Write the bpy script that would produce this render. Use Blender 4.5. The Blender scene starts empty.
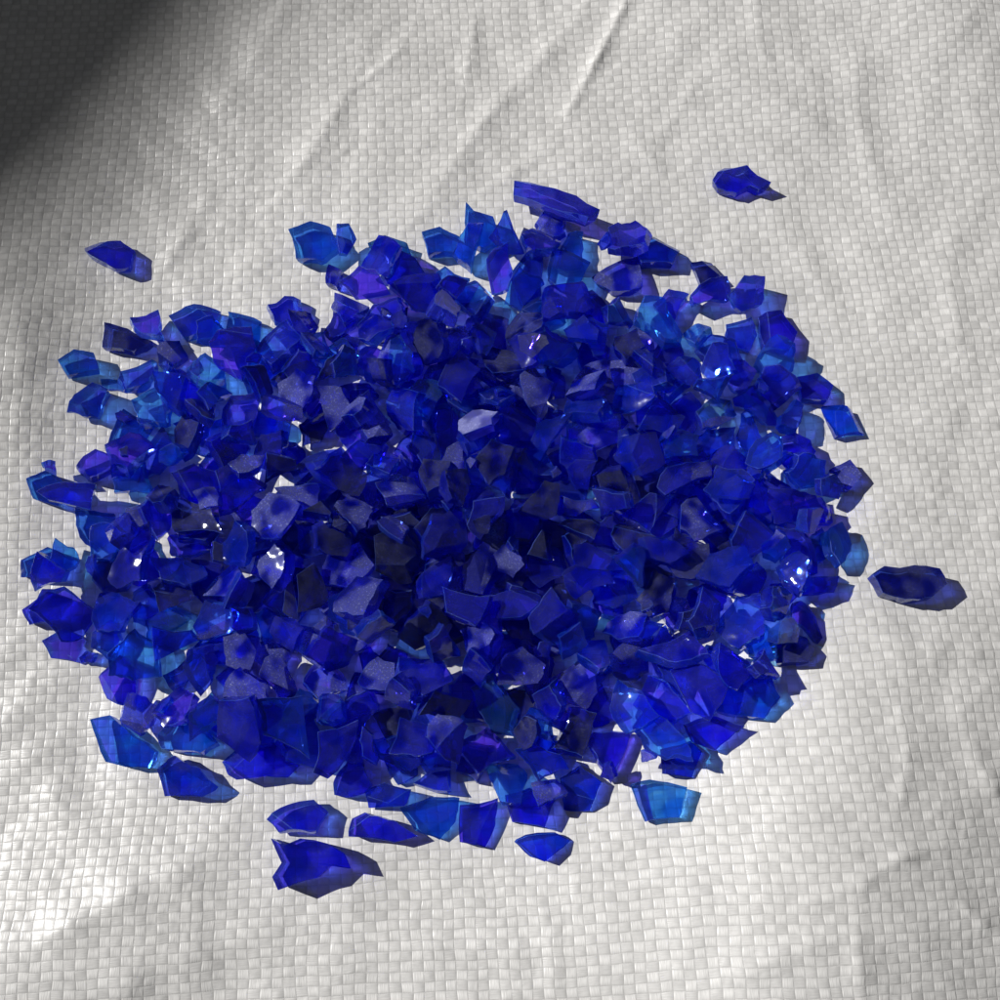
import bpy, bmesh, math, random
import numpy as np
from mathutils import Vector, Matrix, Quaternion
random.seed(64)
scene = bpy.context.scene
col = scene.collection
U = random.uniform
# ---------------------------------------------------------------- camera
TILT = math.radians(15); FOV = math.radians(52); TF = math.tan(FOV/2); D = 0.26/(2*TF)
CAM = Vector((0, -D*math.sin(TILT), D*math.cos(TILT)))
cd = bpy.data.cameras.new("camera"); co = bpy.data.objects.new("camera", cd); col.objects.link(co)
co.location = CAM; co.rotation_euler = (TILT, 0, 0); cd.angle = FOV; cd.clip_start = 0.005; cd.clip_end = 200
scene.camera = co
def G(px, py, h=0.0):
    """measured position on the sheet (metres) of a point of the reference layout"""
    nx = (px-500)/500*TF; ny = (500-py)/500*TF
    y = ny*math.cos(TILT)+math.sin(TILT); z = ny*math.sin(TILT)-math.cos(TILT)
    s = (CAM.z-h)/(-z)
    return (nx*s, CAM.y+y*s)
# ---------------------------------------------------------------- light
EL = math.radians(38); AZ = math.radians(-18)     # travel direction of light on the ground
trav = Vector((math.cos(AZ)*math.cos(EL), math.sin(AZ)*math.cos(EL), -math.sin(EL)))
sl = bpy.data.lights.new("sun", 'SUN'); so = bpy.data.objects.new("sun", sl); col.objects.link(so)
sl.energy = 5.0; sl.angle = math.radians(0.55); sl.color = (1.0, 0.975, 0.945)
so.rotation_euler = trav.to_track_quat('-Z', 'Y').to_euler(); so.location = (-2, 1, 2)
w = bpy.data.worlds.new("World"); scene.world = w; w.use_nodes = True
nt = w.node_tree; nt.nodes.clear()
sky = nt.nodes.new("ShaderNodeTexSky"); sky.sky_type = 'NISHITA'; sky.sun_disc = False
sky.sun_elevation = EL
sv = -trav
sky.sun_rotation = math.atan2(sv.x, sv.y)
hs = nt.nodes.new("ShaderNodeHueSaturation"); hs.inputs['Saturation'].default_value = 0.1
bg = nt.nodes.new("ShaderNodeBackground"); bg.inputs[1].default_value = 0.018
wo = nt.nodes.new("ShaderNodeOutputWorld")
nt.links.new(sky.outputs[0], hs.inputs['Color']); nt.links.new(hs.outputs[0], bg.inputs[0]); nt.links.new(bg.outputs[0], wo.inputs[0])
scene.view_settings.view_transform = 'Standard'; scene.view_settings.look = 'None'; scene.view_settings.exposure = 0

# ---------------------------------------------------------------- node helper
class NT:
    def __init__(s, name):
        s.m = bpy.data.materials.new(name); s.m.use_nodes = True; s.t = s.m.node_tree; s.t.nodes.clear()
        s.out = s.n("ShaderNodeOutputMaterial")
    def n(s, k, **kw):
        nd = s.t.nodes.new(k)
        for a, b in kw.items(): setattr(nd, a, b)
        return nd
    def l(s, a, b): s.t.links.new(a, b)
    def put(s, sock, v):
        if isinstance(v, bpy.types.NodeSocket): s.l(v, sock)
        else: sock.default_value = v
    def M(s, op, a, b=0.0, c=0.0, clamp=False):
        nd = s.n("ShaderNodeMath", operation=op, use_clamp=clamp)
        s.put(nd.inputs[0], a); s.put(nd.inputs[1], b); s.put(nd.inputs[2], c)
        return nd.outputs[0]
    def mixc(s, f, a, b, bt='MIX'):
        nd = s.n("ShaderNodeMix", data_type='RGBA', blend_type=bt)
        s.put(nd.inputs[0], f); s.put(nd.inputs[6], a); s.put(nd.inputs[7], b)
        return nd.outputs[2]
    def mixf(s, f, a, b):
        nd = s.n("ShaderNodeMix", data_type='FLOAT')
        s.put(nd.inputs[0], f); s.put(nd.inputs[2], a); s.put(nd.inputs[3], b)
        return nd.outputs[0]
    def noise(s, vec, sc, det=2.0, rough=0.5, dist=0.0):
        nd = s.n("ShaderNodeTexNoise"); s.l(vec, nd.inputs['Vector'])
        nd.inputs['Scale'].default_value = sc; nd.inputs['Detail'].default_value = det
        nd.inputs['Roughness'].default_value = rough; nd.inputs['Distortion'].default_value = dist
        return nd
    def smooth(s, v, a, b, c=0.0, d=1.0):
        nd = s.n("ShaderNodeMapRange", interpolation_type='SMOOTHSTEP'); s.put(nd.inputs[0], v)
        for i, x in enumerate((a, b, c, d)): s.put(nd.inputs[i+1], x)
        return nd.outputs[0]

# ---------------------------------------------------------------- sheet
def seg_ridge(X, Y, pts, wd, ht):
    best = np.full(X.shape, 1e9)
    P_ = [np.array(G(*p)) for p in pts]
    if len(P_) > 2:
        Q = [P_[0]]
        for a, b, c in zip(P_[:-2], P_[1:-1], P_[2:]):
            m1 = (a+b)/2 if a is not P_[0] else a; m2 = (b+c)/2 if c is not P_[-1] else c
            for t in np.linspace(0.2, 1, 5): Q.append((1-t)**2*m1+2*t*(1-t)*b+t*t*m2)
        P_ = Q
    for (a, b) in zip(P_[:-1], P_[1:]):
        dx, dy = b-a; L = dx*dx+dy*dy+1e-12
        t = np.clip(((X-a[0])*dx+(Y-a[1])*dy)/L, 0, 1)
        best = np.minimum(best, np.hypot(X-a[0]-t*dx, Y-a[1]-t*dy))
    ax, ay = P_[0]; bx, by = P_[-1]; L = math.hypot(bx-ax, by-ay)
    t = ((X-ax)*(bx-ax)+(Y-ay)*(by-ay))/L/L
    fade = np.clip(np.minimum(t+0.1, 1.1-t)/0.5, 0, 1); fade = fade*fade*(3-2*fade)
    wob = 0.75+0.35*np.sin(t*17+ax*90)*np.sin(t*7+ay*60)
    return ht*wob*fade*np.exp(-np.abs(best/wd)**1.5)
def gauss(X, Y, px, py, sx, sy, ang, h):
    cx, cy = G(px, py); c, s = math.cos(ang), math.sin(ang)
    a = (X-cx)*c+(Y-cy)*s; b = -(X-cx)*s+(Y-cy)*c
    return h*np.exp(-(a/sx)**2-(b/sy)**2)
CREASES = [([(648,-40),(600,60),(556,135)],0.0017,0.0014),([(610,-30),(575,30),(480,120),(420,215)],0.0035,0.0010),
 ([(556,135),(520,175),(470,200)],0.0024,0.0005),([(640,20),(700,70),(800,110),(900,190)],0.005,0.0011),
 ([(480,-10),(470,70),(455,140)],0.0022,0.0006),([(300,-20),(270,60),(190,150)],0.0045,0.0009),
 ([(380,30),(330,150),(250,230)],0.0035,0.0009),([(880,-20),(850,60),(860,150),(905,260)],0.0045,0.0008),
 ([(1020,420),(960,430),(900,410)],0.0035,0.0007),([(850,640),(930,665),(1020,650)],0.003,0.0009),
 ([(600,880),(655,872),(700,900),(760,905)],0.0020,0.0006),([(780,900),(840,885),(870,850),(940,840)],0.0019,0.0009),
 ([(840,885),(830,930),(850,1010)],0.0022,0.0007),([(700,980),(760,940),(830,930)],0.0026,0.0007),
 ([(-20,965),(70,930),(170,870),(230,850)],0.0050,0.0013),([(60,1010),(150,960),(300,930)],0.006,0.0009),
 ([(-20,700),(30,750),(80,830)],0.005,0.0008),([(20,300),(50,380),(20,470)],0.005,0.0010),
 ([(960,200),(930,300),(975,380)],0.004,0.0008),([(700,60),(690,110),(640,160)],0.0026,0.0005),
 ([(400,930),(470,960),(560,950)],0.003,0.0006),([(900,480),(960,520),(1010,530)],0.0026,0.0006),
 ([(540,900),(560,960),(550,1010)],0.0024,0.0005),([(940,700),(960,780),(1010,830)],0.003,0.0009),
 ([(220,180),(180,240),(150,300)],0.0026,0.0006),([(760,220),(820,260),(840,330)],0.003,0.0005),
 ([(760,-20),(740,40),(780,90)],0.0026,0.0006),([(540,-20),(530,40),(560,80)],0.0022,0.0005),
 ([(420,20),(400,70),(340,100)],0.002,0.0005),([(620,120),(650,170),(700,200)],0.002,0.0005),([(880,300),(920,350),(1000,340)],0.0022,0.0005),
 ([(880,700),(900,760),(870,830)],0.0022,0.0007),([(930,880),(960,930),(1010,940)],0.0022,0.0007)]
def sheet_h(X, Y):
    Z = np.zeros_like(X)
    Z += gauss(X, Y, 835, 870, 0.045, 0.080, -0.3, 0.0140)
    Z += gauss(X, Y, -20, 400, 0.028, 0.060, 0.1, 0.0082)
    Z += gauss(X, Y, -10, 1000, 0.055, 0.024, 0.45, 0.0050)
    Z += gauss(X, Y, 700, -30, 0.04, 0.05, 0.4, 0.0034)
    Z += gauss(X, Y, 930, -20, 0.025, 0.04, 0.2, 0.0050)
    Z += gauss(X, Y, 330, 40, 0.035, 0.05, -0.5, 0.0026)
    Z += gauss(X, Y, 520, 1010, 0.05, 0.03, 0.0, 0.0036)
    Z += 0.00035*np.sin(X*95+Y*40+1.0)*np.sin(Y*80-X*30+0.4)
    Z += 0.00018*np.sin(X*260+3*np.sin(Y*60))*np.sin(Y*210+2*np.sin(X*70)+1)
    R = np.hypot(X, Y); Z += np.clip(R-0.25, 0, None)*0.012*np.sin(X*7+1)*np.sin(Y*6)
    for p, wd, ht in CREASES: Z += seg_ridge(X, Y, p, wd, ht)
    return Z
def GS(px, py, up=0.0015):
    p = G(px, py)
    for _ in range(2):
        h = float(sheet_h(np.array([[p[0]]]), np.array([[p[1]]]))[0, 0])
        p = G(px, py, h+up)
    return p
def axis():
    a = np.arange(-0.20, 0.2001, 0.0008)
    o = 0.2+np.cumsum(np.geomspace(0.0012, 0.06, 34)); 
    return np.concatenate([-o[::-1], a, o])
ax = axis(); n = len(ax)
X, Y = np.meshgrid(ax, ax)
Z = sheet_h(X, Y)
V = np.stack([X, Y, Z], -1).reshape(-1, 3).astype(np.float32)
i = np.arange((n-1)*(n-1)); r = i//(n-1); c = i % (n-1); b = r*n+c
F = np.stack([b, b+1, b+n+1, b+n], -1).astype(np.int32)
me = bpy.data.meshes.new("ground_sheet")
me.vertices.add(len(V)); me.vertices.foreach_set("co", V.ravel())
me.loops.add(F.size); me.loops.foreach_set("vertex_index", F.ravel())
me.polygons.add(len(F)); me.polygons.foreach_set("loop_start", (np.arange(len(F))*4).astype(np.int32))
me.polygons.foreach_set("use_smooth", np.ones(len(F), bool))
me.update(calc_edges=True)
sheet = bpy.data.objects.new("ground_sheet", me); col.objects.link(sheet); sheet["kind"] = "structure"
sheet["label"] = "white woven polypropylene sheet with creases, lying on ground"

k = NT("woven_polypropylene")
tc = k.n("ShaderNodeTexCoord"); mp = k.n("ShaderNodeMapping"); mp.inputs['Rotation'].default_value = (0, 0, math.radians(-2.5))
k.l(tc.outputs['Object'], mp.inputs[0])
wn = k.noise(mp.outputs[0], 9, 1); wn2 = k.noise(mp.outputs[0], 160, 0)
sep = k.n("ShaderNodeSeparateXYZ"); k.l(mp.outputs[0], sep.inputs[0])
sw = k.n("ShaderNodeSeparateColor"); k.l(wn.outputs['Color'], sw.inputs[0])
sw2 = k.n("ShaderNodeSeparateColor"); k.l(wn2.outputs['Color'], sw2.inputs[0])
P = 0.0026
def coord(s, a, b2, pitch):
    u = k.M('DIVIDE', s, pitch)
    u = k.M('ADD', u, k.M('MULTIPLY', k.M('SUBTRACT', a, 0.5), 3.0))
    return k.M('ADD', u, k.M('MULTIPLY', k.M('SUBTRACT', b2, 0.5), 0.35))
u = coord(sep.outputs[0], sw.outputs[0], sw2.outputs[0], P)
v = coord(sep.outputs[1], sw.outputs[1], sw2.outputs[1], P*0.82)
fu = k.M('FRACT', u); fv = k.M('FRACT', v); cu = k.M('FLOOR', u); cv = k.M('FLOOR', v)
par = k.M('FLOORED_MODULO', k.M('ADD', cu, cv), 2.0)
def sinp(f): return k.M('POWER', k.M('MAXIMUM', k.M('SINE', k.M('MULTIPLY', f, math.pi)), 0.0), 0.6)
def edge(f):
    e = k.M('MINIMUM', f, k.M('SUBTRACT', 1.0, f)); return k.smooth(e, 0.0, 0.14, 0.5, 1.0)
hw = k.M('MULTIPLY', sinp(fv), edge(fu)); hf = k.M('MULTIPLY', k.M('MULTIPLY', sinp(fu), edge(fv)), 0.8)
H = k.mixf(par, hf, hw)
cb = k.n("ShaderNodeCombineXYZ"); k.l(cu, cb.inputs[0]); k.l(cv, cb.inputs[1])
wc = k.n("ShaderNodeTexWhiteNoise", noise_dimensions='2D'); k.l(cb.outputs[0], wc.inputs['Vector'])
st = k.n("ShaderNodeCombineXYZ")
k.l(k.mixf(par, k.M('MULTIPLY', u, 1.0), k.M('MULTIPLY', u, 9.0)), st.inputs[0])
k.l(k.mixf(par, k.M('MULTIPLY', v, 9.0), k.M('MULTIPLY', v, 1.0)), st.inputs[1])
fib = k.noise(st.outputs[0], 1.0, 1)
dirt = k.noise(mp.outputs[0], 22, 4, 0.65); mott = k.noise(mp.outputs[0], 420, 2)
wr = k.noise(mp.outputs[0], 45, 3, 0.6, 0.4)
val = k.M('ADD', 0.475, k.M('MULTIPLY', H, 0.13))
val = k.M('ADD', val, k.M('MULTIPLY', par, 0.055))
val = k.M('ADD', val, k.M('MULTIPLY', k.M('SUBTRACT', wc.outputs['Value'], 0.5), 0.05))
val = k.M('ADD', val, k.M('MULTIPLY', k.M('SUBTRACT', fib.outputs[0], 0.5), 0.12))
val = k.M('ADD', val, k.M('MULTIPLY', k.M('SUBTRACT', mott.outputs[0], 0.5), 0.16))
val = k.M('ADD', val, k.M('MULTIPLY', k.M('SUBTRACT', dirt.outputs[0], 0.5), 0.18))
cc = k.n("ShaderNodeCombineColor"); k.l(val, cc.inputs[0]); k.l(k.M('MULTIPLY', val, 0.996), cc.inputs[1]); k.l(k.M('MULTIPLY', val, 0.985), cc.inputs[2])
ht = k.M('ADD', k.M('MULTIPLY', H, 0.8), k.M('MULTIPLY', fib.outputs[0], 0.3))
ht = k.M('ADD', ht, k.M('MULTIPLY', mott.outputs[0], 0.45))
ht = k.M('ADD', ht, k.M('MULTIPLY', k.M('MULTIPLY', wc.outputs['Value'], k.M('ADD', fu, fv)), 0.22))
ht = k.M('ADD', ht, k.M('MULTIPLY', wr.outputs[0], 8.0))
bp = k.n("ShaderNodeBump"); bp.inputs['Strength'].default_value = 0.65; bp.inputs['Distance'].default_value = 0.00024
k.l(ht, bp.inputs['Height'])
bs = k.n("ShaderNodeBsdfPrincipled"); k.l(cc.outputs[0], bs.inputs['Base Color']); k.l(bp.outputs[0], bs.inputs['Normal'])
k.l(k.M('ADD', 0.31, k.M('MULTIPLY', fib.outputs[0], 0.2)), bs.inputs['Roughness'])
bs.inputs['Specular IOR Level'].default_value = 0.65
k.l(bs.outputs[0], k.out.inputs[0])
me.materials.append(k.m)

# concrete ground below
k = NT("concrete"); tc = k.n("ShaderNodeTexCoord"); nz = k.noise(tc.outputs['Object'], 3, 8, 0.7)
bs = k.n("ShaderNodeBsdfPrincipled"); k.l(k.mixc(nz.outputs[0], (0.14,0.13,0.12,1), (0.3,0.29,0.27,1)), bs.inputs['Base Color'])
bs.inputs['Roughness'].default_value = 0.9; k.l(bs.outputs[0], k.out.inputs[0]); conc = k.m
bm = bmesh.new(); bmesh.ops.create_grid(bm, x_segments=8, y_segments=8, size=40)
gm = bpy.data.meshes.new("ground"); bm.to_mesh(gm); bm.free(); gm.materials.append(conc)
go = bpy.data.objects.new("ground", gm); col.objects.link(go); go["kind"] = "structure"; go.location.z = -0.03
# unseen wall, added to cast the shadow on the corner of the sheet
p1 = Vector((*G(310, -10), 0)); p2 = Vector((*G(-10, 385), 0))
L = 5.2; off = trav*(-L); ed = (p1-p2).normalized(); nrm = Vector((ed.y, -ed.x, 0))
base = (p1+p2)/2+Vector((off.x, off.y, 0))-nrm*0.13; topz = off.z+0.03
bm = bmesh.new()
def box(bm, c, sx, sy, sz):
    g = bmesh.ops.create_cube(bm, size=1)
    bmesh.ops.scale(bm, vec=(sx, sy, sz), verts=g['verts']); bmesh.ops.translate(bm, vec=c, verts=g['verts'])
box(bm, (0, 0, (topz-0.06)/2), 7, 0.2, topz-0.06)
box(bm, (0, 0, topz-0.03), 7.05, 0.26, 0.06)
wm = bpy.data.meshes.new("added_shadow_wall"); bm.to_mesh(wm); bm.free(); wm.materials.append(conc)
wl = bpy.data.objects.new("added_shadow_wall", wm); col.objects.link(wl)
wl.location = (base.x, base.y, -0.03); wl.rotation_euler = (0, 0, math.atan2(ed.y, ed.x))
wl["label"] = "plain grey concrete wall with flat coping, added out of view to cast the corner shadow"; wl["category"] = "wall"

# ---------------------------------------------------------------- glass materials
def glass(name, ca, cb_, dust, tr=0.88, dcol=(0.17, 0.19, 0.38, 1), body=(0.010, 0.024, 0.85, 1), bf=0.08, rough=0.05):
    """ca / cb_: light transmitted at each surface (two tones mixed through the shard)"""
    k = NT(name); tc = k.n("ShaderNodeTexCoord"); oi = k.n("ShaderNodeObjectInfo")
    va = k.n("ShaderNodeVectorMath", operation='ADD'); k.l(tc.outputs['Object'], va.inputs[0])
    k.l(oi.outputs['Random'], va.inputs[1]); vec = va.outputs[0]
    big = k.noise(vec, 170, 1, 0.5); fine = k.noise(vec, 1900, 1, 0.6)
    sc = k.n("ShaderNodeSeparateColor"); k.l(big.outputs['Color'], sc.inputs[0])
    bp = k.n("ShaderNodeBump"); bp.inputs['Strength'].default_value = 0.8; bp.inputs['Distance'].default_value = 0.0007
    k.l(k.M('ADD', big.outputs[0], k.M('MULTIPLY', fine.outputs[0], 0.003)), bp.inputs['Height']); N = bp.outputs[0]
    tcol = k.mixc(k.smooth(sc.outputs[1], 0.45, 0.57), (*ca, 1), (*cb_, 1))
    fr = k.n("ShaderNodeFresnel"); fr.inputs[0].default_value = 1.5; k.l(N, fr.inputs['Normal'])
    tp = k.n("ShaderNodeBsdfTransparent"); k.l(tcol, tp.inputs[0])
    rf = k.n("ShaderNodeBsdfRefraction"); k.l(tcol, rf.inputs[0]); rf.inputs['Roughness'].default_value = 0.0
    rf.inputs['IOR'].default_value = 1.45; k.l(N, rf.inputs['Normal'])
    m1 = k.n("ShaderNodeMixShader"); m1.inputs[0].default_value = tr; k.l(rf.outputs[0], m1.inputs[1]); k.l(tp.outputs[0], m1.inputs[2])
    gl = k.n("ShaderNodeBsdfGlossy"); gl.inputs[0].default_value = (0.9, 0.95, 1, 1); k.l(N, gl.inputs['Normal'])
    gl.inputs['Roughness'].default_value = rough
    m2 = k.n("ShaderNodeMixShader"); k.l(k.M('MINIMUM', fr.outputs[0], 0.42), m2.inputs[0]); k.l(m1.outputs[0], m2.inputs[1]); k.l(gl.outputs[0], m2.inputs[2])
    dp = k.smooth(sc.outputs[2], 0.36, 0.60)
    f = k.M('MULTIPLY', k.M('ADD', k.M('MULTIPLY', k.smooth(fine.outputs[0], 0.54, 0.74), 1.3), 1.0), k.M('MULTIPLY', dp, dust))
    df = k.n("ShaderNodeBsdfDiffuse"); k.l(N, df.inputs['Normal'])
    ff = k.M('ADD', f, bf, clamp=True)
    k.l(k.mixc(k.M('DIVIDE', f, ff, clamp=True), body, dcol), df.inputs[0])
    m3 = k.n("ShaderNodeMixShader"); k.l(ff, m3.inputs[0]); k.l(m2.outputs[0], m3.inputs[1]); k.l(df.outputs[0], m3.inputs[2])
    k.l(m3.outputs[0], k.out.inputs[0])
    return k.m
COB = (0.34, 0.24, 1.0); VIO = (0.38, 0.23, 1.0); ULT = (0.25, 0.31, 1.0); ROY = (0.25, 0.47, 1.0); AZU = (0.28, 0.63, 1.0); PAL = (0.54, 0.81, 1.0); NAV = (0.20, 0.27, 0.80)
MATS = [glass("cobalt_glass", COB, ULT, 0.04), glass("navy_shade_glass", NAV, (0.17, 0.21, 0.68), 0.09, body=(0.01, 0.014, 0.20, 1)),  # navy is a glass tone that also paints shade into the pile's dark band
        glass("azure_glass", AZU, ROY, 0.02, body=(0.01, 0.08, 0.85, 1)), glass("royal_glass", ROY, ULT, 0.03, body=(0.01, 0.05, 0.85, 1)),
        glass("dusty_cobalt_glass", COB, ULT, 0.26), glass("pale_azure_glass", PAL, AZU, 0.03, body=(0.02, 0.12, 0.5, 1)),
        glass("frosted_cobalt_glass", COB, COB, 0.35, dcol=(0.26, 0.28, 0.50, 1), body=(0.13, 0.14, 0.42, 1), bf=0.35, rough=0.30)]
RIM = glass("broken_edge_glass", AZU, PAL, 0.08, tr=0.3, dcol=(0.35, 0.42, 0.75, 1), body=(0.06, 0.16, 0.85, 1), bf=0.22)
SIDE = glass("fracture_glass", ROY, AZU, 0.03, tr=0.38, body=(0.01, 0.06, 0.85, 1))
SIDD = glass("dark_fracture_glass", ULT, NAV, 0.03, tr=0.25)
VIOM = glass("violet_cobalt_glass", VIO, COB, 0.03)
MATS += [RIM, SIDE, VIOM, SIDD]

# ---------------------------------------------------------------- shard geometry
def outline_random(size, aspect, nn):
    a0 = U(0, 6.28); pts = []
    angs = sorted([a0+(j+U(-0.40, 0.40))*2*math.pi/nn for j in range(nn)])
    for a in angs:
        r = size*0.5*U(0.70, 1.25)
        pts.append((math.cos(a)*r*aspect, math.sin(a)*r/aspect**0.5))
    return pts
def make_shard(pts, thick, style=0, mat=0, exact=False):
    n0 = len(pts); P2 = []; S = []; size = max(math.hypot(*p) for p in pts)
    q_ = 0.55 if exact else 1.0
    side = [U(-0.24, 0.02)*(0.6 if exact else 1) for _ in range(n0)]
    for j in range(n0):
        a = Vector(pts[j]); bb = Vector(pts[(j+1) % n0]); e = bb-a; L = e.length
        P2.append(a); S.append((side[j]+side[j-1])/2); kk = (1 if L < size*0.6 else 3)
        if exact and L < size*0.4: kk = 0
        nm = Vector((e.y, -e.x)).normalized() if L > 0 else Vector((0, 0))
        bow = U(-0.09, 0.07)*L*q_
        for q in range(kk):
            t = (q+1)/(kk+1)+U(-0.08, 0.08)
            P2.append(a+e*t+nm*(bow*4*t*(1-t)+U(-0.035, 0.035)*size*q_)); S.append(side[j]+U(-.03, .02))
    m = len(P2)
    ta, tb = U(-0.15, 0.15), U(-0.15, 0.15)
    R = U(0.025, 0.08)*random.choice((1, 1, -1)); ca = U(0, 3.14); cx, cy = math.cos(ca), math.sin(ca)
    if exact: R = 0.08
    def cz(x, y): q = x*cx+y*cy; return -q*q/(2*R)
    bm = bmesh.new()
    def ring(sc, zf, slant, jz=0.0):
        out = []
        for j, p in enumerate(P2):
            f = sc*(1+S[j]*slant); x = p.x*f; y = p.y*f
            out.append(bm.verts.new((x, y, zf(x, y)+U(-1, 1)*thick*jz)))
        return out
    top = lambda x, y: thick*0.5+ta*x+tb*y+cz(x, y)
    bot = lambda x, y: -thick*0.5+cz(x, y)
    etop = lambda x, y: max(top(x, y), bot(x, y)+thick*0.35)
    ri = ring(0.5, etop, 0)
    rt = ring(1.0, etop, 0, 0.01)
    rm = ring(1.0, lambda x, y: (etop(x, y)*0.5+bot(x, y)*0.5), 0.35, 0.08)
    rb = ring(1.0, bot, 1.0, 0.01)
    rj = ring(0.5, bot, 0)
    c1 = bm.verts.new((0, 0, etop(0, 0))); c2 = bm.verts.new((0, 0, bot(0, 0)))
    for A, B, sd in ((ri, rt, 0), (rt, rm, 1), (rm, rb, 1), (rb, rj, 0)):
        for j in range(m):
            jj = (j+1) % m
            try:
                f = bm.faces.new((A[j], B[j], B[jj], A[jj])); f.material_index = sd
            except ValueError: pass
    for j in range(m):
        jj = (j+1) % m
        bm.faces.new((c1, ri[j], ri[jj])); bm.faces.new((c2, rj[jj], rj[j]))
    bmesh.ops.recalc_face_normals(bm, faces=bm.faces)
    bmesh.ops.triangulate(bm, faces=bm.faces[:])
    # broad fracture facets: slice slanted planes off the upper (and sometimes lower) side
    cuts = random.choice((0, 1, 1)) if style == 0 else random.choice((2, 2, 3, 3))
    for _ in range(cuts):
        a = U(0, 6.28); tl = math.radians(U(18, 50)); dn = -1 if random.random() < 0.25 else 1
        nv = Vector((math.cos(a)*math.sin(tl), math.sin(a)*math.sin(tl), math.cos(tl)*dn))
        far = max(vv.co.dot(nv) for vv in bm.verts)
        near = thick*0.5*math.cos(tl)
        d = near+(far-near)*U(0.2, 0.6)
        bmesh.ops.bisect_plane(bm, geom=bm.verts[:]+bm.edges[:]+bm.faces[:], plane_co=nv*d, plane_no=nv, clear_outer=True, dist=1e-7)
        be = [e for e in bm.edges if e.is_boundary]
        if be:
            rf = bmesh.ops.holes_fill(bm, edges=be, sides=0)
            for f in rf['faces']: f.material_index = 3
    bmesh.ops.remove_doubles(bm, verts=bm.verts[:], dist=2e-5)
    bmesh.ops.recalc_face_normals(bm, faces=bm.faces)
    c = Vector((0, 0, 0))
    for vv in bm.verts: c += vv.co
    c /= len(bm.verts)
    if exact: c.x = c.y = 0
    for vv in bm.verts: vv.co -= c
    bmesh.ops.triangulate(bm, faces=bm.faces[:])
    es = [e for e in bm.edges if e.is_manifold and e.calc_face_angle(0) > 0.6]
    try:
        bmesh.ops.bevel(bm, geom=es, offset=0.00009, segments=1, affect='EDGES', clamp_overlap=True, material=2)
    except Exception as ex: print(ex)
    for f in bm.faces: f.smooth = True
    for e in bm.edges:
        if e.is_manifold and e.calc_face_angle(0) > 0.25: e.smooth = False
    sdm = (8 if random.random() < 0.6 else 10) if mat not in (6, 1, 4) else 10
    remap = {0: mat, 1: sdm, 2: 7, 3: mat if random.random() < 0.6 or mat in (1, 6) else random.choice((3, 0, 4))}
    for f in bm.faces: f.material_index = remap[f.material_index]
    return bm
def planes(bm):
    b3 = bmesh.new()
    for vv in bm.verts: b3.verts.new(vv.co)
    bmesh.ops.convex_hull(b3, input=b3.verts[:], use_existing_faces=False)
    b3.normal_update()
    ns, ds = [], []
    for f in b3.faces:
        if f.calc_area() < 1e-12: continue
        ns.append(f.normal[:]); ds.append(f.normal.dot(f.verts[0].co))
    b3.free()
    return np.array(ns), np.array(ds)
g = 0.0004; HX = 0.165; NG = int(2*HX/g)
gx = (np.arange(NG)+0.5)*g-HX
GX, GY = np.meshgrid(gx, gx)
HM = sheet_h(GX, GY)+0.00005
ID = np.full(HM.shape, -1, int)
def fit(pl, rot, x, y, rad):
    ns, ds = pl; Rm = np.array(rot.to_matrix()); nr = ns@Rm.T
    i0 = int((x-rad+HX)/g); i1 = int((x+rad+HX)/g)+1; j0 = int((y-rad+HX)/g); j1 = int((y+rad+HX)/g)+1
    i0, j0 = max(i0, 0), max(j0, 0); i1, j1 = min(i1, NG), min(j1, NG)
    LX, LY = np.meshgrid(gx[i0:i1]-x, gx[j0:j1]-y)
    up = nr[:, 2] > 0.02; dn = nr[:, 2] < -0.02; sd = ~(up | dn)
    def zz(msk):
        a = nr[msk]; return (ds[msk][:, None, None]-a[:, 0][:, None, None]*LX-a[:, 1][:, None, None]*LY)/a[:, 2][:, None, None]
    upz = zz(up).min(0); loz = zz(dn).max(0); mk = loz <= upz
    for a, d in zip(nr[sd], ds[sd]): mk &= (a[0]*LX+a[1]*LY <= d)
    if not mk.any(): return None
    sub = HM[j0:j1, i0:i1]
    df = np.sort((sub-loz)[mk])
    return df[int(len(df)*0.99)], (j0, j1, i0, i1), mk, upz
SH = []
def commit(bm, rot, x, y, res, mat, label=None, keep=False):
    z0, (j0, j1, i0, i1), mk, upz = res
    sub = HM[j0:j1, i0:i1]; sid = ID[j0:j1, i0:i1]
    t = mk & ((z0+upz) > sub)
    sub[t] = (z0+upz)[t]; sid[t] = len(SH)
    SH.append(dict(bm=bm, rot=rot, loc=(x, y, z0+0.00002), mat=mat, label=label, keep=keep))
def slope(x, y, rad):
    i0 = int((x-rad+HX)/g); i1 = int((x+rad+HX)/g); j0 = int((y-rad+HX)/g); j1 = int((y+rad+HX)/g)
    s = HM[max(j0,0):j1, max(i0,0):i1]
    if s.shape[0] < 4 or s.shape[1] < 4: return 0, 0
    return np.polyfit(np.arange(s.shape[1])*g, s.mean(0), 1)[0], np.polyfit(np.arange(s.shape[0])*g, s.mean(1), 1)[0]
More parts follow.
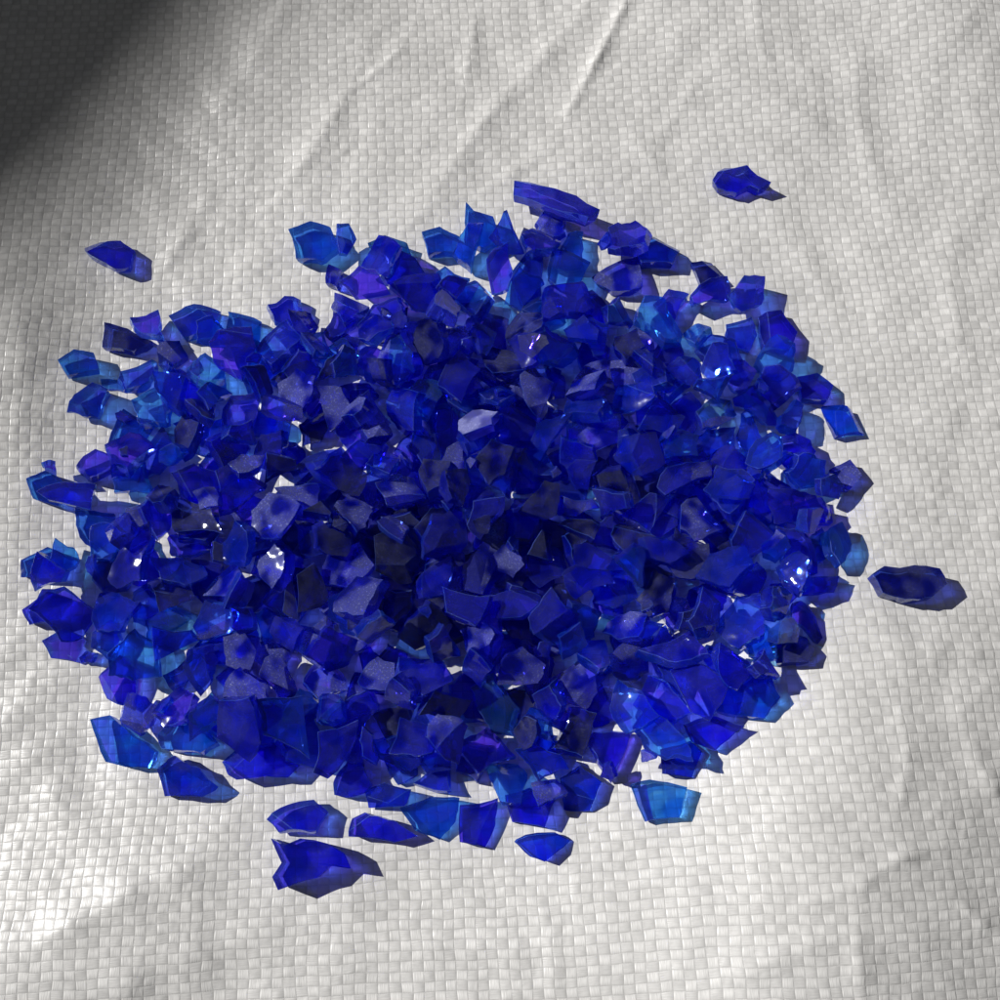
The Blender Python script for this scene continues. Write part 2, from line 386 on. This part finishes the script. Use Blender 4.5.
def drop(pts, thick, mat, x, y, style=0, K=6, tilt=0.15, spin=True, jit=0.002, label=None, keep=False, bias=(0, 0)):
    bm = make_shard(pts, thick, style, mat, exact=keep)
    if len(bm.verts) < 8: bm.free(); return
    pl = planes(bm)
    rad = max(vv.co.length for vv in bm.verts)+0.0008
    best = None
    for q in range(K):
        xx = x+(U(-jit, jit) if q else 0); yy = y+(U(-jit, jit) if q else 0)
        sx, sy = slope(xx, yy, rad*0.7); sx = max(-0.8, min(0.8, sx)); sy = max(-0.8, min(0.8, sy))
        nv = Vector((-sx+random.gauss(0, tilt)+bias[0], -sy+random.gauss(0, tilt)+bias[1], 1)).normalized()
        rot = Vector((0, 0, 1)).rotation_difference(nv) @ Quaternion((0, 0, 1), U(0, 6.28) if spin else 0)
        if spin and random.random() < 0.25: rot = rot @ Quaternion((1, 0, 0), math.pi)
        r_ = fit(pl, rot, xx, yy, rad)
        if r_ is None: continue
        if best is None or r_[0] < best[0]: best = (r_[0], rot, xx, yy, r_)
    if best is None: bm.free(); return
    commit(bm, best[1], best[2], best[3], best[4], mat, label, keep)
placed = []
def named(poly, mat, thick=0.0025, label=None, tilt=0.02, style=None, up=0.0015, bias=(0, 0)):
    if style is None: style = random.choice((0, 0, 1))
    gp = [Vector(GS(*p, up)) for p in poly]
    cxy = sum(gp, Vector((0, 0)))/len(gp); loc = [(p.x-cxy.x, p.y-cxy.y) for p in gp]
    area = sum(loc[i][0]*loc[(i+1) % len(loc)][1]-loc[(i+1) % len(loc)][0]*loc[i][1] for i in range(len(loc)))
    if area < 0: loc = loc[::-1]
    drop(loc, thick, mat, cxy.x, cxy.y, style, K=4 if tilt > .05 else 1, tilt=tilt, spin=False, jit=0.0005, label=label, keep=True, bias=bias)
    placed.append((cxy.x, cxy.y, 0.5*max(math.hypot(*p) for p in loc)))
named([(711,184),(724,168),(732,173),(744,170),(755,181),(769,188),(757,194),(748,190),(735,197),(716,192)], 0, .0038, "small deep blue glass shard lying alone on woven sheet", style=0)
named([(82,246),(100,242),(108,245),(122,243),(137,254),(132,272),(118,274),(100,264),(88,256)], 0, .0036, "small dark blue glass shard alone on woven sheet", style=0)
named([(868,577),(880,569),(895,571),(910,568),(934,572),(940,588),(926,601),(900,603),(878,596)], 1, .0042, "rounded navy glass chunk lying alone on woven sheet", style=0)
named([(274,838),(287,845),(303,838),(330,843),(347,853),(353,868),(334,864),(320,877),(298,883),(282,889),(276,876),(285,862)], 0, .0055, "large bright ultramarine glass shard apart from the pile", style=0)
for poly, m, th in [
 ([(466,205),(474,215),(493,222),(500,245),(485,253),(464,243)],2,.0038),
 ([(290,234),(300,231),(312,226),(332,232),(342,250),(322,265),(298,264)],2,.0042),([(338,236),(350,234),(358,248),(350,262),(342,262)],3,.0038),
 ([(368,246),(385,238),(408,246),(412,256),(392,262)],5,.003),([(422,236),(440,230),(460,240),(455,256),(428,258)],2,.0038),
 ([(350,818),(365,812),(395,820),(418,836),(395,842),(350,836)],0,.0034),([(365,790),(385,783),(412,790),(405,806),(368,808)],3,.0034),
 ([(400,808),(430,797),(460,798),(456,822),(440,840),(415,830)],2,.0034),([(460,805),(498,798),(496,825),(485,848),(460,842)],0,.0036),
 ([(268,820),(290,806),(315,800),(330,813),(318,832),(280,832)],0,.0038),([(160,770),(178,756),(200,768),(222,788),(205,797),(165,797)],3,.004),
 ([(218,762),(240,742),(285,742),(305,762),(290,778),(240,780)],0,.004),([(660,750),(690,740),(702,752),(692,778),(662,774)],3,.0034),
 ([(630,785),(650,780),(688,788),(680,818),(645,822)],5,.0036),([(820,402),(850,410),(866,434),(835,438)],2,.003),
 ([(795,380),(815,376),(832,388),(825,404),(800,402)],9,.0038),([(757,318),(780,312),(796,335),(786,355),(762,352)],9,.0038),
 ([(765,640),(790,632),(818,645),(808,664),(775,665)],1,.0036),([(95,720),(115,716),(135,735),(158,752),(150,768),(110,762)],2,.0038),
 ([(160,735),(175,722),(205,725),(222,745),(205,755),(165,750)],2,.0038),([(106,325),(130,332),(155,345),(135,355),(104,350)],1,.0034),
 ([(98,680),(125,656),(140,670),(135,712),(105,700)],9,.0036),([(705,690),(735,672),(768,672),(780,700),(765,720),(715,712)],2,.0038),
 ([(682,725),(712,717),(745,728),(715,752),(690,742)],0,.0034),([(560,778),(580,765),(602,782),(590,812),(562,812)],3,.0034),
 ([(245,408),(270,412),(300,430),(280,445),(250,435)],2,.0028),([(170,318),(195,305),(222,312),(215,335),(185,340)],3,.0036),
 ([(28,480),(50,472),(72,490),(60,508),(35,500)],2,.0036),([(20,560),(50,548),(75,560),(60,580),(22,578)],2,.003),
 ([(22,610),(50,592),(75,600),(60,620),(30,626)],0,.0036),([(40,640),(62,628),(85,640),(75,662),(48,658)],0,.0036),
 ([(58,362),(75,352),(95,356),(100,372),(68,378)],2,.003),([(790,505),(820,500),(848,510),(830,525),(795,524)],9,.003),
 ([(800,545),(820,530),(832,555),(818,565)],2,.0028),([(828,470),(848,462),(860,478),(848,492),(830,490)],4,.0034),
 ([(512,841),(530,834),(555,832),(572,840),(545,862),(530,857)],3,.0034),([(505,795),(530,788),(556,800),(545,828),(512,822)],0,.0036),
 ([(690,265),(712,262),(722,280),(700,290)],1,.0028),([(628,245),(655,236),(680,252),(672,268),(640,268)],2,.0036)]:
    named(poly, m, th)
OUT = [(450,240),(500,232),(560,228),(600,240),(650,250),(690,270),(720,288),(756,305),(775,335),(782,375),(806,405),(820,432),(822,480),(808,515),(794,560),(788,600),(775,636),(762,660),(752,692),(742,712),(690,740),(650,762),(610,780),(570,800),(530,812),(490,806),(440,796),(400,785),(350,785),(315,798),(270,762),(220,750),(165,738),(124,716),(117,680),(62,648),(40,622),(38,578),(56,548),(87,520),(52,492),(56,450),(80,420),(76,368),(114,336),(172,326),(230,312),(290,305),(330,290),(355,270),(400,260)]
OG = [GS(*p) for p in OUT]
def inside(x, y, poly):
    r_ = False; j = len(poly)-1
    for i in range(len(poly)):
        xi, yi = poly[i]; xj, yj = poly[j]
        if (yi > y) != (yj > y) and x < (xj-xi)*(y-yi)/(yj-yi)+xi: r_ = not r_
        j = i
    return r_
SHADE_BAND = G(420, 560); PC = G(450, 520); FC = G(480, 520)
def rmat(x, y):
    e = math.hypot((x-SHADE_BAND[0])/0.064, (y-SHADE_BAND[1])/0.019)
    if random.random() < 0.85*math.exp(-e**3):  # favours navy shards here, painting the pile's dark shadow band into the glass
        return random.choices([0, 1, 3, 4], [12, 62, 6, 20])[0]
    dd = math.hypot((x-PC[0])/0.105, (y-PC[1])/0.075)
    if dd > 0.72: return random.choices([0, 1, 2, 3, 4, 5, 9], [30, 5, 26, 24, 6, 4, 5])[0]
    return random.choices([0, 1, 2, 3, 4, 5, 9], [32, 7, 9, 18, 26, 1, 7])[0]
HOLES = [G(285,405)+(0.004,), G(245,400)+(0.002,), G(160,492)+(0.003,), G(110,500)+(0.002,), G(150,405)+(0.001,), G(220,300)+(0.002,), G(190,360)+(0.001,), G(325,790)+(0.002,), G(100,445)+(0.001,)]
def shp(smin, smax):
    s = U(smin, smax); kind = random.random()
    if kind < 0.50: return outline_random(s, U(1.0, 1.3), random.randint(4, 6)), U(.0022, .0034), 0
    elif kind < 0.86: return outline_random(s, U(1, 1.25), random.randint(5, 7)), U(.0032, .0050), 1
    return outline_random(s*0.85, U(1.4, 1.7), random.randint(4, 6)), U(.0024, .0036), random.choice((0, 1))
def layer(cen, srx, sry, mind, tries, tilt, smin, smax, K, holes=True, respect=0.0018):
    cx, cy = G(*cen); acc = []
    for _ in range(tries):
        x = U(-0.125, 0.11); y = U(-0.11, 0.10)
        if not inside(x, y, OG): continue
        if srx and ((x-cx)/srx)**2+((y-cy)/sry)**2 > U(0.75, 1.15): continue
        if holes and any(math.hypot(x-h[0], y-h[1]) < h[2]+0.003 for h in HOLES): continue
        if any((x-a)**2+(y-b_)**2 < mind**2 for a, b_ in acc): continue
        if respect and any((x-a)**2+(y-b_)**2 < (rr_+respect)**2 for a, b_, rr_ in placed): continue
        acc.append((x, y))
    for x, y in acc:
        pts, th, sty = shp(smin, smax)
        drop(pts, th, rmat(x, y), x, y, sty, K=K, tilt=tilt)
layer((450,520), None, None, 0.0084, 9000, 0.05, .0095, .0140, 4)
layer((455,520), 0.089, 0.061, 0.0100, 6000, 0.12, .0100, .0142, 8, True, 0.001)
layer((480,520), 0.066, 0.043, 0.0102, 5000, 0.17, .0100, .0142, 8, False, 0)
layer((450,548), 0.050, 0.021, 0.0106, 4000, 0.18, .0100, .0138, 8, False, 0)
fill = 0
for _ in range(2200):
    x = U(-0.115, 0.10); y = U(-0.10, 0.09)
    if ((x-FC[0])/0.089)**2+((y-FC[1])/0.064)**2 > 1: continue
    ii, jj = int((x+HX)/g), int((y+HX)/g)
    if (ID[jj-4:jj+5, ii-4:ii+5] < 0).mean() > 0.45 and not any(math.hypot(x-h[0], y-h[1]) < h[2]+0.002 for h in HOLES):
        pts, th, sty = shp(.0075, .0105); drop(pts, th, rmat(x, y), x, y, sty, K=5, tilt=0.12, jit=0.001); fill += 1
named([(514,186),(530,187),(552,198),(575,208),(598,224),(586,232),(550,220),(513,202)], 0, .0040, "long narrow blue glass shard at the edge of the pile", .03, up=.003, style=0)
for _ in range(40):   # tiny chips
    x = U(-0.12, 0.11); y = U(-0.1, 0.09)
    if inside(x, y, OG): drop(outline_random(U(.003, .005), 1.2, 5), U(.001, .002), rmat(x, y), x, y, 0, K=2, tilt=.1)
named([(456,419),(470,409),(482,413),(501,424),(496,433),(499,444),(482,447),(468,449),(460,438)], 6, .0025, "frosted lavender glass shard on top of the pile", .03, up=.010, bias=(-.18, .05), style=0)
named([(515,354),(530,350),(542,352),(546,359),(537,368),(532,374),(519,368)], 6, .0025, "small frosted lavender glass shard on top of the pile", .03, up=.009, bias=(-.18, .05), style=0)
# visibility from above picks the individual ones
vis = np.bincount(ID[ID >= 0], minlength=len(SH))
order = sorted(range(len(SH)), key=lambda q: (not SH[q]['keep'], -vis[q]))
NAMES = {0: "deep ultramarine glass shard in a pile of shards", 1: "dark navy glass shard in a pile of shards, navy partly painted for the shaded band", 2: "bright azure glass shard in a pile of shards",
         3: "royal blue glass shard in a pile of shards", 4: "dusty cobalt glass shard in a pile of shards", 5: "pale azure glass shard in a pile of shards", 6: "frosted lavender glass shard",
         9: "vivid violet-blue glass shard in a pile of shards"}
for q in order[:300]:
    s = SH[q]; m_ = bpy.data.meshes.new("glass_shard"); s['bm'].to_mesh(m_); s['bm'].free()
    for mm in MATS: m_.materials.append(mm)
    o = bpy.data.objects.new("glass_shard", m_); col.objects.link(o)
    o.rotation_mode = 'QUATERNION'; o.rotation_quaternion = s['rot']; o.location = s['loc']
    o["label"] = s['label'] or NAMES[s['mat']]; o["category"] = "glass shard"; o["group"] = "blue glass shards heaped on the sheet"
bmj = bmesh.new()
for q in order[300:]:
    s = SH[q]; b_ = s['bm']
    if vis[q] < 3 and s['loc'][2] < 0.004 and q % 2: b_.free(); continue
    b_.transform(Matrix.Translation(s['loc']) @ s['rot'].to_matrix().to_4x4())
    tm = bpy.data.meshes.new("tmp"); b_.to_mesh(tm); b_.free(); bmj.from_mesh(tm); bpy.data.meshes.remove(tm)
mj = bpy.data.meshes.new("crushed_glass"); bmj.to_mesh(mj); bmj.free()
for mm in MATS: mj.materials.append(mm)
oj = bpy.data.objects.new("crushed_glass", mj); col.objects.link(oj); oj["kind"] = "stuff"; oj["label"] = "small crushed blue glass fragments under the shards"; oj["category"] = "crushed glass"
print("total", len(SH), "fill", fill, "max h", float(HM.max()))
